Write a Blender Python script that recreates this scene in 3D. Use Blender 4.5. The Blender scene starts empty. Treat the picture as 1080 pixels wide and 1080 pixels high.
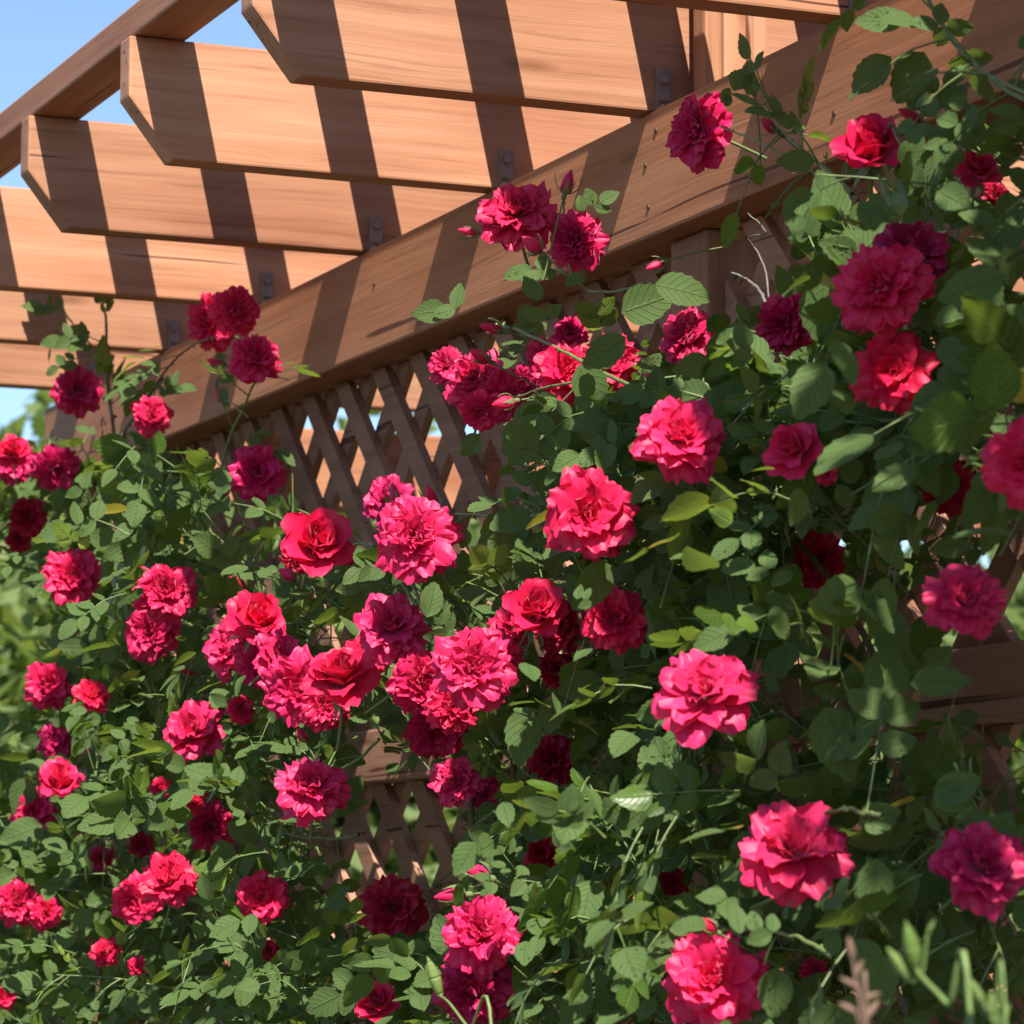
import bpy, bmesh, math, random
import numpy as np
from mathutils import Vector, Matrix

random.seed(7)
R = np.random.default_rng(11)
S = bpy.context.scene
COL = S.collection
PI = math.pi
rad = math.radians

# ------------------------------------------------------------------ camera frame
F = 3670.0
YAW, PITCH = rad(23.2), rad(6.65)
CAM = np.array([0.0, -1.6, 1.5])
FWD = np.array([-math.cos(YAW) * math.cos(PITCH), math.sin(YAW) * math.cos(PITCH), math.sin(PITCH)])
RGT = np.array([math.sin(YAW), math.cos(YAW), 0.0])
UPV = np.cross(RGT, FWD)
SUN = np.array([0.81, -0.215, 1.0]); SUN /= np.linalg.norm(SUN)


def at(u, v, y):
    """the point of the plane Y = y that is seen in the direction (u, v)"""
    d = FWD + RGT * ((u - 540) / F) + UPV * ((540 - v) / F)
    return CAM + d * ((y - CAM[1]) / d[1])


def proj(p):
    q = np.asarray(p, float) - CAM
    z = q @ FWD
    return 540 + F * (q @ RGT) / z, 540 - F * (q @ UPV) / z, z


def unit(a):
    a = np.asarray(a, float)
    return a / (np.linalg.norm(a, axis=-1, keepdims=True) + 1e-12)


# ------------------------------------------------------------------ object helpers
def link(o, parent=None):
    COL.objects.link(o)
    if parent is not None:
        o.parent = parent
    return o


def empty(name, loc, label, cat, group=None):
    o = link(bpy.data.objects.new(name, None))
    o.location = loc
    o.empty_display_size = 0.1
    o['label'] = label
    o['category'] = cat
    if group:
        o['group'] = group
    return o


class MB:
    """collects pieces of one mesh"""
    def __init__(self):
        self.v, self.f, self.n = [], [], 0
        self.uv, self.rnd = [], []

    def add(self, v, f, uv=None, rnd=0.5):
        v = np.asarray(v, float).reshape(-1, 3)
        f = np.asarray(f, int)
        self.v.append(v)
        self.f.append(f + self.n)
        self.uv.append(np.zeros((len(v), 2)) if uv is None else np.asarray(uv, float))
        r = np.asarray(rnd, float)
        self.rnd.append(np.full(len(v), float(r)) if r.ndim == 0 else r)
        self.n += len(v)

    def mesh(self, name, mats, smooth=True):
        me = bpy.data.meshes.new(name)
        v = np.concatenate(self.v)
        polys = self.f
        tot = [a for a in polys]
        nl = sum(a.size for a in tot)
        npoly = sum(len(a) for a in tot)
        me.vertices.add(len(v)); me.loops.add(nl); me.polygons.add(npoly)
        me.vertices.foreach_set('co', v.astype(np.float32).ravel())
        li = np.concatenate([a.ravel() for a in tot]).astype(np.int32)
        sizes = np.concatenate([np.full(len(a), a.shape[1]) for a in tot])
        starts = np.concatenate([[0], np.cumsum(sizes)[:-1]]).astype(np.int32)
        me.loops.foreach_set('vertex_index', li)
        me.polygons.foreach_set('loop_start', starts)
        me.polygons.foreach_set('use_smooth', np.full(npoly, smooth))
        uvl = me.uv_layers.new(name='UVMap')
        uvl.data.foreach_set('uv', np.concatenate(self.uv)[li].astype(np.float32).ravel())
        at_ = me.attributes.new('rnd', 'FLOAT', 'POINT')
        at_.data.foreach_set('value', np.concatenate(self.rnd).astype(np.float32))
        for m in (mats if isinstance(mats, (list, tuple)) else [mats]):
            me.materials.append(m)
        me.update(calc_edges=True)
        me.validate()
        return me

    def build(self, name, mats, parent=None, smooth=True):
        return link(bpy.data.objects.new(name, self.mesh(name, mats, smooth)), parent)


def tube_geo(pts, radii, seg=6, cap=True):
    pts = np.asarray(pts, float)
    n = len(pts)
    radii = np.broadcast_to(np.asarray(radii, float), (n,))
    tan = unit(np.gradient(pts, axis=0))
    ref = np.array([0.31, 0.23, 0.92])
    vs = []
    for i in range(n):
        a = unit(np.cross(tan[i], ref)); b = np.cross(tan[i], a)
        ang = np.arange(seg) * 2 * PI / seg
        vs.append(pts[i] + radii[i] * (np.cos(ang)[:, None] * a + np.sin(ang)[:, None] * b))
    v = np.concatenate(vs)
    f = []
    for i in range(n - 1):
        for k in range(seg):
            k2 = (k + 1) % seg
            f.append((i * seg + k, i * seg + k2, (i + 1) * seg + k2, (i + 1) * seg + k))
    return v, np.array(f)


def smooth_path(pts, n):
    """Catmull-Rom through the points"""
    p = np.asarray(pts, float)
    if len(p) == 2:
        return p[0] + (p[1] - p[0]) * np.linspace(0, 1, n)[:, None]
    q = np.vstack([2 * p[0] - p[1], p, 2 * p[-1] - p[-2]])
    out = []
    for t in np.linspace(0, len(p) - 1 - 1e-6, n):
        i = int(t); s = t - i
        a, b, c, d = q[i], q[i + 1], q[i + 2], q[i + 3]
        out.append(0.5 * (2 * b + (c - a) * s + (2 * a - 5 * b + 4 * c - d) * s * s + (3 * b - a - 3 * c + d) * s ** 3))
    return np.array(out)


# ------------------------------------------------------------------ materials
def mat(name):
    m = bpy.data.materials.new(name)
    m.use_nodes = True
    nt = m.node_tree
    nt.nodes.clear()
    return m, nt, nt.nodes.new, nt.links.new


def ramp(nt, stops):
    r = nt.nodes.new('ShaderNodeValToRGB')
    el = r.color_ramp.elements
    while len(el) < len(stops):
        el.new(0.5)
    for e, (p, c) in zip(el, stops):
        e.position = p
        e.color = (*c, 1)
    return r


def mixc(nt, fac, a, b, mode='MIX'):
    m = nt.nodes.new('ShaderNodeMix')
    m.data_type = 'RGBA'
    m.blend_type = mode
    for sock, val in ((m.inputs[0], fac), (m.inputs[6], a), (m.inputs[7], b)):
        if hasattr(val, 'is_linked'):
            nt.links.new(val, sock)
        elif isinstance(val, (int, float)):
            sock.default_value = val
        else:
            sock.default_value = (*val, 1)
    return m.outputs[2]


def wood_material(name, cols, rough=0.62):
    m, nt, N, L = mat(name)
    tc = N('ShaderNodeTexCoord')
    oi = N('ShaderNodeObjectInfo')
    off = N('ShaderNodeVectorMath'); off.operation = 'SCALE'
    off.inputs[0].default_value = (3.7, 9.1, 5.3)
    L(oi.outputs['Random'], off.inputs['Scale'])
    ad = N('ShaderNodeVectorMath'); ad.operation = 'ADD'
    L(tc.outputs['Object'], ad.inputs[0]); L(off.outputs[0], ad.inputs[1])
    # wandering of the grain
    warp = N('ShaderNodeTexNoise'); warp.inputs['Scale'].default_value = 2.2; warp.inputs['Detail'].default_value = 2
    L(ad.outputs[0], warp.inputs['Vector'])
    ws = N('ShaderNodeVectorMath'); ws.operation = 'SCALE'; ws.inputs['Scale'].default_value = 0.022
    L(warp.outputs['Color'], ws.inputs[0])
    ad2 = N('ShaderNodeVectorMath'); ad2.operation = 'ADD'
    L(ad.outputs[0], ad2.inputs[0]); L(ws.outputs[0], ad2.inputs[1])

    def stretched(sx, s, detail=6, rough_=0.6):
        mp = N('ShaderNodeMapping'); mp.inputs['Scale'].default_value = (sx, 1, 1)
        L(ad2.outputs[0], mp.inputs['Vector'])
        n = N('ShaderNodeTexNoise'); n.inputs['Scale'].default_value = s
        n.inputs['Detail'].default_value = detail; n.inputs['Roughness'].default_value = rough_
        L(mp.outputs[0], n.inputs['Vector'])
        return n.outputs['Fac']
    broad = stretched(0.05, 34, 4, 0.55)
    fine = stretched(0.022, 130, 6, 0.7)
    blot = stretched(0.45, 5, 3, 0.5)
    c1 = ramp(nt, [(0.28, cols[0]), (0.5, cols[1]), (0.72, cols[2])])
    L(broad, c1.inputs[0])
    fr = ramp(nt, [(0.28, (0.66, 0.60, 0.56)), (0.47, (1, 1, 1)), (0.75, (1.05, 1.04, 1.03))])
    L(fine, fr.inputs[0])
    c2 = mixc(nt, 1.0, c1.outputs[0], fr.outputs[0], 'MULTIPLY')
    br = ramp(nt, [(0.28, (0.74, 0.62, 0.60)), (0.50, (1, 1, 1)), (0.70, (1.10, 1.16, 1.22))])
    L(blot, br.inputs[0])
    c3 = mixc(nt, 0.85, c2, br.outputs[0], 'MULTIPLY')
    # thin dark checks along the grain
    ck = stretched(0.012, 70, 2, 0.5)
    cr = ramp(nt, [(0.30, (1, 1, 1)), (0.32, (0, 0, 0))])
    L(ck, cr.inputs[0])
    c4 = mixc(nt, cr.outputs[0], c3, (0.10, 0.035, 0.018))
    # knots
    mp = N('ShaderNodeMapping'); mp.inputs['Scale'].default_value = (1.6, 7, 7)
    L(ad2.outputs[0], mp.inputs['Vector'])
    vo = N('ShaderNodeTexVoronoi'); vo.inputs['Scale'].default_value = 2.1
    L(mp.outputs[0], vo.inputs['Vector'])
    kr = ramp(nt, [(0.0, (1, 1, 1)), (0.05, (0.75, 0.75, 0.75)), (0.14, (0, 0, 0))])
    L(vo.outputs['Distance'], kr.inputs[0])
    c5 = mixc(nt, kr.outputs[0], c4, (0.20, 0.075, 0.03))
    # board-to-board tone
    mr = N('ShaderNodeMapRange'); mr.inputs[3].default_value = 0.84; mr.inputs[4].default_value = 1.14
    L(oi.outputs['Random'], mr.inputs[0])
    c6 = mixc(nt, 1.0, c5, mr.outputs[0], 'MULTIPLY')
    bs = N('ShaderNodeBsdfPrincipled')
    L(c6, bs.inputs['Base Color'])
    bs.inputs['Roughness'].default_value = rough
    bs.inputs['Specular IOR Level'].default_value = 0.3
    bm_ = N('ShaderNodeBump'); bm_.inputs['Strength'].default_value = 0.35; bm_.inputs['Distance'].default_value = 0.002
    L(fine, bm_.inputs['Height']); L(bm_.outputs[0], bs.inputs['Normal'])
    o = N('ShaderNodeOutputMaterial'); L(bs.outputs[0], o.inputs[0])
    return m


WOOD = wood_material('redwood', [(0.32, 0.134, 0.066), (0.385, 0.176, 0.092), (0.435, 0.22, 0.122)])
WOOD_B = wood_material('redwood_beam', [(0.315, 0.127, 0.056), (0.385, 0.165, 0.079), (0.435, 0.200, 0.104)])
WOOD_D = wood_material('weathered_lattice', [(0.24, 0.118, 0.072), (0.32, 0.165, 0.103), (0.38, 0.20, 0.13)], 0.75)


def simple(name, col, rough=0.5, metal=0.0, noise=0.25, scale=40):
    m, nt, N, L = mat(name)
    tc = N('ShaderNodeTexCoord')
    n = N('ShaderNodeTexNoise'); n.inputs['Scale'].default_value = scale; n.inputs['Detail'].default_value = 5
    L(tc.outputs['Object'], n.inputs['Vector'])
    c = ramp(nt, [(0.3, tuple(x * (1 - noise) for x in col)), (0.7, tuple(min(1, x * (1 + noise)) for x in col))])
    L(n.outputs['Fac'], c.inputs[0])
    b = N('ShaderNodeBsdfPrincipled'); L(c.outputs[0], b.inputs['Base Color'])
    b.inputs['Roughness'].default_value = rough; b.inputs['Metallic'].default_value = metal
    o = N('ShaderNodeOutputMaterial'); L(b.outputs[0], o.inputs[0])
    return m


STEEL = simple('shade_toned_steel', (0.27, 0.19, 0.155), 0.6, 0.15)  # bracket colour set to shaded wood, the shade put into it
NAILM = simple('rusty_nail', (0.05, 0.03, 0.02), 0.6, 0.3)
CANE_G = simple('green_cane', (0.115, 0.165, 0.045), 0.45, 0, 0.35, 60)
CANE_B = simple('brown_cane', (0.13, 0.075, 0.04), 0.7, 0, 0.4, 80)
TWIG = simple('dead_twig', (0.13, 0.115, 0.10), 0.8, 0, 0.3, 90)
BARK = simple('bark', (0.12, 0.09, 0.065), 0.9, 0, 0.4, 12)


def leaf_material(name, dark, mid, light, back, rough=0.34, transl=0.28):
    m, nt, N, L = mat(name)
    a = N('ShaderNodeAttribute'); a.attribute_name = 'rnd'
    c = ramp(nt, [(0.0, dark), (0.5, mid), (0.86, light), (0.95, (light[0] * 1.2, light[1] * 1.05, light[2] * 0.8)), (1.0, (light[0] * 2.3, light[1] * 1.1, light[2] * 1.1))])
    L(a.outputs['Fac'], c.inputs[0])
    uv = N('ShaderNodeUVMap'); uv.uv_map = 'UVMap'
    sp = N('ShaderNodeSeparateXYZ'); L(uv.outputs[0], sp.inputs[0])
    # u along the blade 0..1, v across -1..1: side veins slant towards the tip
    av = N('ShaderNodeMath'); av.operation = 'ABSOLUTE'; L(sp.outputs[1], av.inputs[0])
    ml = N('ShaderNodeMath'); ml.operation = 'MULTIPLY_ADD'; ml.inputs[1].default_value = -0.28
    L(av.outputs[0], ml.inputs[0]); L(sp.outputs[0], ml.inputs[2])
    fq = N('ShaderNodeMath'); fq.operation = 'MULTIPLY'; fq.inputs[1].default_value = 44; L(ml.outputs[0], fq.inputs[0])
    sn = N('ShaderNodeMath'); sn.operation = 'SINE'; L(fq.outputs[0], sn.inputs[0])
    vr = ramp(nt, [(0.80, (0, 0, 0)), (1.0, (1, 1, 1))])
    L(sn.outputs[0], vr.inputs[0])
    mr = ramp(nt, [(0.0, (1, 1, 1)), (0.09, (0, 0, 0))]); L(av.outputs[0], mr.inputs[0])
    mx = N('ShaderNodeMath'); mx.operation = 'MAXIMUM'; L(vr.outputs[0], mx.inputs[0]); L(mr.outputs[0], mx.inputs[1])
    vf = N('ShaderNodeMath'); vf.operation = 'MULTIPLY'; vf.inputs[1].default_value = 0.42; L(mx.outputs[0], vf.inputs[0])
    col = mixc(nt, vf.outputs[0], c.outputs[0], (0.22, 0.30, 0.11))
    tc = N('ShaderNodeTexCoord')
    no = N('ShaderNodeTexNoise'); no.inputs['Scale'].default_value = 60; no.inputs['Detail'].default_value = 3
    L(tc.outputs['Object'], no.inputs['Vector'])
    nr = ramp(nt, [(0.3, (0.78, 0.82, 0.80)), (0.7, (1.15, 1.1, 1.05))]); L(no.outputs['Fac'], nr.inputs[0])
    col = mixc(nt, 1.0, col, nr.outputs[0], 'MULTIPLY')
    ge = N('ShaderNodeNewGeometry')
    col = mixc(nt, ge.outputs['Backfacing'], col, back)
    b = N('ShaderNodeBsdfPrincipled'); L(col, b.inputs['Base Color'])
    rr = N('ShaderNodeMapRange'); rr.inputs[3].default_value = rough; rr.inputs[4].default_value = 0.7
    L(ge.outputs['Backfacing'], rr.inputs[0]); L(rr.outputs[0], b.inputs['Roughness'])
    b.inputs['Specular IOR Level'].default_value = 0.24
    bu = N('ShaderNodeBump'); bu.inputs['Strength'].default_value = 0.6; bu.inputs['Distance'].default_value = 0.0016
    inv = N('ShaderNodeMath'); inv.operation = 'MULTIPLY_ADD'; inv.inputs[1].default_value = -1
    L(mx.outputs[0], inv.inputs[0]); L(no.outputs['Fac'], inv.inputs[2])
    L(inv.outputs[0], bu.inputs['Height']); L(bu.outputs[0], b.inputs['Normal'])
    t = N('ShaderNodeBsdfTranslucent')
    tcx = mixc(nt, 0.55, col, (0.30, 0.42, 0.04))
    L(tcx, t.inputs['Color'])
    ms = N('ShaderNodeMixShader'); ms.inputs[0].default_value = transl
    L(b.outputs[0], ms.inputs[1]); L(t.outputs[0], ms.inputs[2])
    o = N('ShaderNodeOutputMaterial'); L(ms.outputs[0], o.inputs[0])
    return m


LEAF = leaf_material('rose_leaf', (0.021, 0.054, 0.009), (0.084, 0.158, 0.021), (0.235, 0.315, 0.045), (0.085, 0.14, 0.04), 0.33, 0.34)
SEPAL = leaf_material('sepal', (0.11, 0.17, 0.06), (0.17, 0.24, 0.09), (0.30, 0.34, 0.18), (0.30, 0.34, 0.22), 0.5, 0.2)
LILYM = leaf_material('lily_bud', (0.09, 0.16, 0.03), (0.15, 0.24, 0.05), (0.24, 0.33, 0.10), (0.3, 0.4, 0.15), 0.4, 0.25)
TREEL = leaf_material('tree_leaf', (0.07, 0.105, 0.028), (0.125, 0.175, 0.045), (0.20, 0.245, 0.075), (0.15, 0.2, 0.07), 0.5, 0.4)


def petal_material():
    m, nt, N, L = mat('rose_petal')
    oi = N('ShaderNodeObjectInfo')
    a = N('ShaderNodeAttribute'); a.attribute_name = 'rnd'
    r1 = ramp(nt, [(0.0, (0.86, 0.75, 0.85)), (0.5, (1, 1, 1)), (1.0, (1.08, 1.4, 1.25))])
    L(a.outputs['Fac'], r1.inputs[0])
    col = mixc(nt, 1.0, oi.outputs['Color'], r1.outputs[0], 'MULTIPLY')
    uv = N('ShaderNodeUVMap'); uv.uv_map = 'UVMap'
    mp = N('ShaderNodeMapping'); mp.inputs['Scale'].default_value = (1.2, 26, 1)
    L(uv.outputs[0], mp.inputs['Vector'])
    no = N('ShaderNodeTexNoise'); no.inputs['Scale'].default_value = 1.0; no.inputs['Detail'].default_value = 4
    L(mp.outputs[0], no.inputs['Vector'])
    nr = ramp(nt, [(0.3, (0.92, 0.8, 0.88)), (0.7, (1.05, 1.2, 1.12))]); L(no.outputs['Fac'], nr.inputs[0])
    col = mixc(nt, 0.8, col, nr.outputs[0], 'MULTIPLY')
    # pale claw where the petal joins the flower
    sp = N('ShaderNodeSeparateXYZ'); L(uv.outputs[0], sp.inputs[0])
    cl = ramp(nt, [(0.0, (0.8, 0.8, 0.8)), (0.16, (0, 0, 0))]); L(sp.outputs[0], cl.inputs[0])
    col = mixc(nt, cl.outputs[0], col, (0.75, 0.30, 0.32))
    b = N('ShaderNodeBsdfPrincipled'); L(col, b.inputs['Base Color'])
    b.inputs['Roughness'].default_value = 0.47
    b.inputs['Specular IOR Level'].default_value = 0.38
    b.inputs['Sheen Weight'].default_value = 0.25
    b.inputs['Sheen Roughness'].default_value = 0.4
    b.inputs['Sheen Tint'].default_value = (1, 0.55, 0.75, 1)
    bu = N('ShaderNodeBump'); bu.inputs['Strength'].default_value = 0.3; bu.inputs['Distance'].default_value = 0.0012
    L(no.outputs['Fac'], bu.inputs['Height']); L(bu.outputs[0], b.inputs['Normal'])
    t = N('ShaderNodeBsdfTranslucent'); L(col, t.inputs['Color'])
    ms = N('ShaderNodeMixShader'); ms.inputs[0].default_value = 0.28
    L(b.outputs[0], ms.inputs[1]); L(t.outputs[0], ms.inputs[2])
    o = N('ShaderNodeOutputMaterial'); L(ms.outputs[0], o.inputs[0])
    return m


PETAL = petal_material()

# ------------------------------------------------------------------ world, sun, camera
w = bpy.data.worlds.new('World'); S.world = w
w.use_nodes = True
nt = w.node_tree
bg = nt.nodes['Background']
sky = nt.nodes.new('ShaderNodeTexSky'); sky.sky_type = 'NISHITA'
sky.sun_disc = False
sky.sun_elevation = math.asin(SUN[2])
sky.sun_rotation = math.atan2(SUN[0], SUN[1])
sky.air_density = 1.0; sky.dust_density = 0.25; sky.ozone_density = 4.0
nt.links.new(sky.outputs[0], bg.inputs[0])
bg.inputs[1].default_value = 0.085

sl = bpy.data.lights.new('sun', 'SUN'); sl.energy = 5.0; sl.angle = rad(0.53); sl.color = (1.0, 0.94, 0.86)
so = link(bpy.data.objects.new('sun', sl))
so.rotation_euler = Vector(SUN).to_track_quat('Z', 'Y').to_euler()
so.location = (3, -3, 6)

cd = bpy.data.cameras.new('camera')
cd.sensor_width = 36; cd.lens = 36 * F / 1080
cd.clip_start = 0.05; cd.clip_end = 4000
cd.dof.use_dof = True; cd.dof.focus_distance = 3.55; cd.dof.aperture_fstop = 15
co = link(bpy.data.objects.new('camera', cd))
co.matrix_world = Matrix(((RGT[0], UPV[0], -FWD[0], CAM[0]), (RGT[1], UPV[1], -FWD[1], CAM[1]), (RGT[2], UPV[2], -FWD[2], CAM[2]), (0, 0, 0, 1)))
S.camera = co
S.view_settings.view_transform = 'Standard'; S.view_settings.look = 'None'
S.view_settings.exposure = 1.12; S.view_settings.gamma = 1.0
S.cycles.use_denoising = True
S.cycles.max_bounces = 8; S.cycles.transparent_max_bounces = 8

# ------------------------------------------------------------------ timber
def finish(bm, name, m, bev=0.003):
    if bev:
        bmesh.ops.bevel(bm, geom=list(bm.edges), offset=bev, segments=2, affect='EDGES', profile=0.6)
    me = bpy.data.meshes.new(name)
    bm.to_mesh(me); bm.free()
    me.materials.append(m)
    for p in me.polygons:
        p.use_smooth = False
    return me


def board_mesh(name, length, wy, hz, m, bev=0.003, outline=None):
    """length along local X from 0, wy about Y = 0, hz up from Z = 0; outline: side view as (x, z)"""
    bm = bmesh.new()
    pts = outline or [(0, 0), (length, 0), (length, hz), (0, hz)]
    a = [bm.verts.new((x, -wy / 2, z)) for x, z in pts]
    b = [bm.verts.new((x, wy / 2, z)) for x, z in pts]
    bm.faces.new(a); bm.faces.new(b[::-1])
    for i in range(len(pts)):
        j = (i + 1) % len(pts)
        bm.faces.new((a[j], a[i], b[i], b[j]))
    bmesh.ops.recalc_face_normals(bm, faces=bm.faces)
    return finish(bm, name, m, bev)


def place(name, me, parent, loc, rot=(0, 0, 0)):
    o = link(bpy.data.objects.new(name, me), parent)
    o.location = Vector(loc) - (parent.location if parent else Vector())
    o.rotation_euler = rot
    return o


X_END = -5.80
ZB, HB, WB = CAM[2] + 0.733, 0.138, 0.089        # main beam: bottom, height, depth
ZT = ZB + HB
DEPTH = 2.5
pergola = empty('pergola', (-3.4, 0, 0), 'red-brown timber pergola with notched rafter tails and slats above the roses', 'pergola')
beam = place('beam', board_mesh('beam', 5.6, WB, HB, WOOD_B, 0.004), pergola, (X_END + 0.02, WB / 2, ZB))
place('beam', board_mesh('beam', 5.6, WB, HB, WOOD_B, 0.004), pergola, (X_END + 0.02, DEPTH, ZB))
# header across the far end
place('beam', board_mesh('beam', DEPTH - WB - 0.01, 0.089, HB, WOOD, 0.004), pergola, (X_END - 0.05, WB + 0.003, ZB - 0.002), (0, 0, PI / 2))
# rafters sit across the beams, tails cut off below
OV = 0.457
HR, WR = 0.142, 0.038
tail = [(0, 0.070), (0.055, 0.0), (DEPTH + OV + 0.4, 0.0), (DEPTH + OV + 0.4, HR), (0, HR)]
raf_me = board_mesh('rafter', 0, WR, HR, WOOD, 0.003, tail)
RX = [-3.352 - 0.437 * (k - 1) for k in range(-3, 7)]


def bracket_mesh():
    bm = bmesh.new()
    def bx(x0, x1, y0, y1, z0, z1):
        r = bmesh.ops.create_cube(bm, size=1.0)
        for v in r['verts']:
            v.co = Vector(((x0 + x1) / 2 + v.co.x * (x1 - x0), (y0 + y1) / 2 + v.co.y * (y1 - y0), (z0 + z1) / 2 + v.co.z * (z1 - z0)))
    bx(0, 0.003, 0.0, 0.018, 0.003, 0.046)
    bx(0, 0.022, 0.0, 0.018, 0.0, 0.003)
    for z in (0.014, 0.034):
        r = bmesh.ops.create_cone(bm, cap_ends=True, segments=6, radius1=0.0055, radius2=0.005, depth=0.006)
        for v in r['verts']:
            v.co = Vector((0.006 + v.co.z, 0.009 + v.co.x, z + v.co.y))
    return finish(bm, 'bracket', STEEL, 0)


brk = bracket_mesh()
RAFTERS = []
for i, x in enumerate(RX):
    o = place('rafter', raf_me, pergola, (x - WR / 2, -OV, ZT + 0.001), (0, 0, PI / 2))
    b_ = place('bracket', brk, None, (0, 0, 0))
    b_.parent = o
    b_.location = (OV + 0.006, -WR / 2 - 0.0005, 0.001)
    b_.rotation_euler = (0, 0, -PI / 2)
    RAFTERS.append(o)
# slats laid flat over the rafters
pur_me = board_mesh('purlin', 6.6, 0.054, 0.038, WOOD_B, 0.003)
edge_me = board_mesh('purlin', 6.6, 0.064, 0.038, WOOD_B, 0.003)
PY0, PDY = -OV + 0.038, 0.206
for k in range(14):
    place('purlin', pur_me if k else edge_me, pergola, (X_END - 0.35, PY0 + PDY * k, ZT + HR + 0.002))
# posts
def post(x, y, wx, wy, z0, z1, m=WOOD_D):
    me = board_mesh('post', z1 - z0, wy, wx, m, 0.004)
    # board runs up: local X -> Z, local Z -> -X
    return place('post', me, pergola, (x + wx / 2, y, z0), (0, -PI / 2, 0))

PX = at(743, 260, 0.03)[0]
post(PX - 0.045, 0.0705, 0.090, 0.075, 0, ZB - 0.001)
post(RX[4] + WR / 2 + 0.017 + 0.0015, 0.0515, 0.031, 0.021, ZT + 0.001, ZT + 0.42, WOOD)
post(RX[4] + WR / 2 + 0.017 + 0.0015, 0.0910, 0.030, 0.054, ZT + 0.001, ZT + 0.42, WOOD)
post(X_END + 0.075, 0.052, 0.089, 0.075, 0, ZB - 0.001)
for (x, y) in ((X_END + 0.075, DEPTH), (X_END + 0.075, 1.05), (-3.2, DEPTH), (-0.9, DEPTH), (-0.9, 0.06)):
    post(x, y, 0.089, 0.089, 0, ZB - 0.002, WOOD)
# knee rail along the far end
for z in (0.55, 1.35):
    place('rail', board_mesh('rail', 0.94 - 0.04, 0.038, 0.089, WOOD, 0.003), pergola, (X_END + 0.075, 0.105, z), (0, 0, PI / 2))
    place('rail', board_mesh('rail', DEPTH - 1.2, 0.038, 0.089, WOOD, 0.003), pergola, (X_END + 0.075, 1.10, z), (0, 0, PI / 2))
# nail heads on the beam face
for (u, v) in ((692, 138), (681, 175), (684, 219), (395, 300), (560, 262), (1040, 86), (880, 120)):
    bm = bmesh.new()
    bmesh.ops.create_cone(bm, cap_ends=True, segments=8, radius1=0.0032, radius2=0.0028, depth=0.002)
    n_ = place('nail', finish(bm, 'nail', NAILM, 0), None, (0, 0, 0))
    n_.parent = beam
    p = at(u, v, 0.0)
    n_.location = (p[0] - X_END - 0.02, -WB / 2 - 0.0006, p[2] - ZB)
    n_.rotation_euler = (PI / 2, 0, 0)


# ------------------------------------------------------------------ lattice screens
Z_RAIL0, Z_RAIL1 = CAM[2] + 0.176, CAM[2] + 0.246
LAT_Y = 0.052


def clip_strip(c, sgn, x0, x1, z0, z1, half):
    """the strip |x*sgn + z - c| <= half*sqrt2 clipped to a rectangle, as a polygon"""
    poly = [(x0, z0), (x1, z0), (x1, z1), (x0, z1)]
    for k, lim in ((1, c + half * 1.41421), (-1, -(c - half * 1.41421))):
        out = []
        for i in range(len(poly)):
            a, b = poly[i], poly[(i + 1) % len(poly)]
            da = lim - k * (a[0] * sgn + a[1]); db = lim - k * (b[0] * sgn + b[1])
            if da >= 0:
                out.append(a)
            if da * db < 0:
                t = da / (da - db)
                out.append((a[0] + (b[0] - a[0]) * t, a[1] + (b[1] - a[1]) * t))
        poly = out
        if len(poly) < 3:
            return None
    return poly


pa = at(420, 443, LAT_Y); CF = pa[0] + pa[2]     # "\" strips seen in front
pb = at(441, 443, LAT_Y + 0.013); CBK = -pb[0] + pb[2]
PITCH_L = 0.137


def lattice_panel(name, parent, x0, x1, z0, z1):
    bm = bmesh.new()
    for sgn, c0, y0 in ((1, CF, LAT_Y), (-1, CBK, LAT_Y + 0.0125)):
        lo = min(sgn * x0, sgn * x1) + z0; hi = max(sgn * x0, sgn * x1) + z1
        k0, k1 = math.floor((lo - c0) / PITCH_L), math.ceil((hi - c0) / PITCH_L)
        for k in range(k0, k1 + 1):
            poly = clip_strip(c0 + k * PITCH_L + random.uniform(-0.002, 0.002), sgn, x0, x1, z0, z1, 0.0175)
            if not poly:
                continue
            dy = random.uniform(0, 0.0008)
            a = [bm.verts.new((x - parent.location.x, y0 + dy, z)) for x, z in poly]
            b = [bm.verts.new((x - parent.location.x, y0 + dy + 0.0115, z)) for x, z in poly]
            bm.faces.new(a); bm.faces.new(b[::-1])
            for i in range(len(poly)):
                j = (i + 1) % len(poly)
                bm.faces.new((a[j], a[i], b[i], b[j]))
    bmesh.ops.recalc_face_normals(bm, faces=bm.faces)
    me = finish(bm, name, WOOD_D, 0)
    return link(bpy.data.objects.new(name, me), parent)


def screen(x0, x1, label):
    t = empty('lattice_screen', ((x0 + x1) / 2, 0, 0), label, 'lattice', 'lattice screens under the pergola beam')
    lattice_panel('lattice', t, x0, x1, Z_RAIL1 + 0.001, ZB - 0.002)
    lattice_panel('lattice', t, x0, x1, 0.15, Z_RAIL0 - 0.001)
    for z0, h in ((Z_RAIL0, Z_RAIL1 - Z_RAIL0), (0.06, 0.089)):
        o = link(bpy.data.objects.new('rail', board_mesh('rail', x1 - x0, 0.045, h, WOOD_D, 0.003)), t)
        o.location = (x0 - t.location.x, 0.0575, z0)
    return t


screen(X_END + 0.122, PX - 0.092, 'brown diamond lattice screen behind the left and middle roses, open patch showing')
screen(PX + 0.003, -0.95, 'brown diamond lattice screen right of the post, mostly hidden by dense rose leaves')

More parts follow.
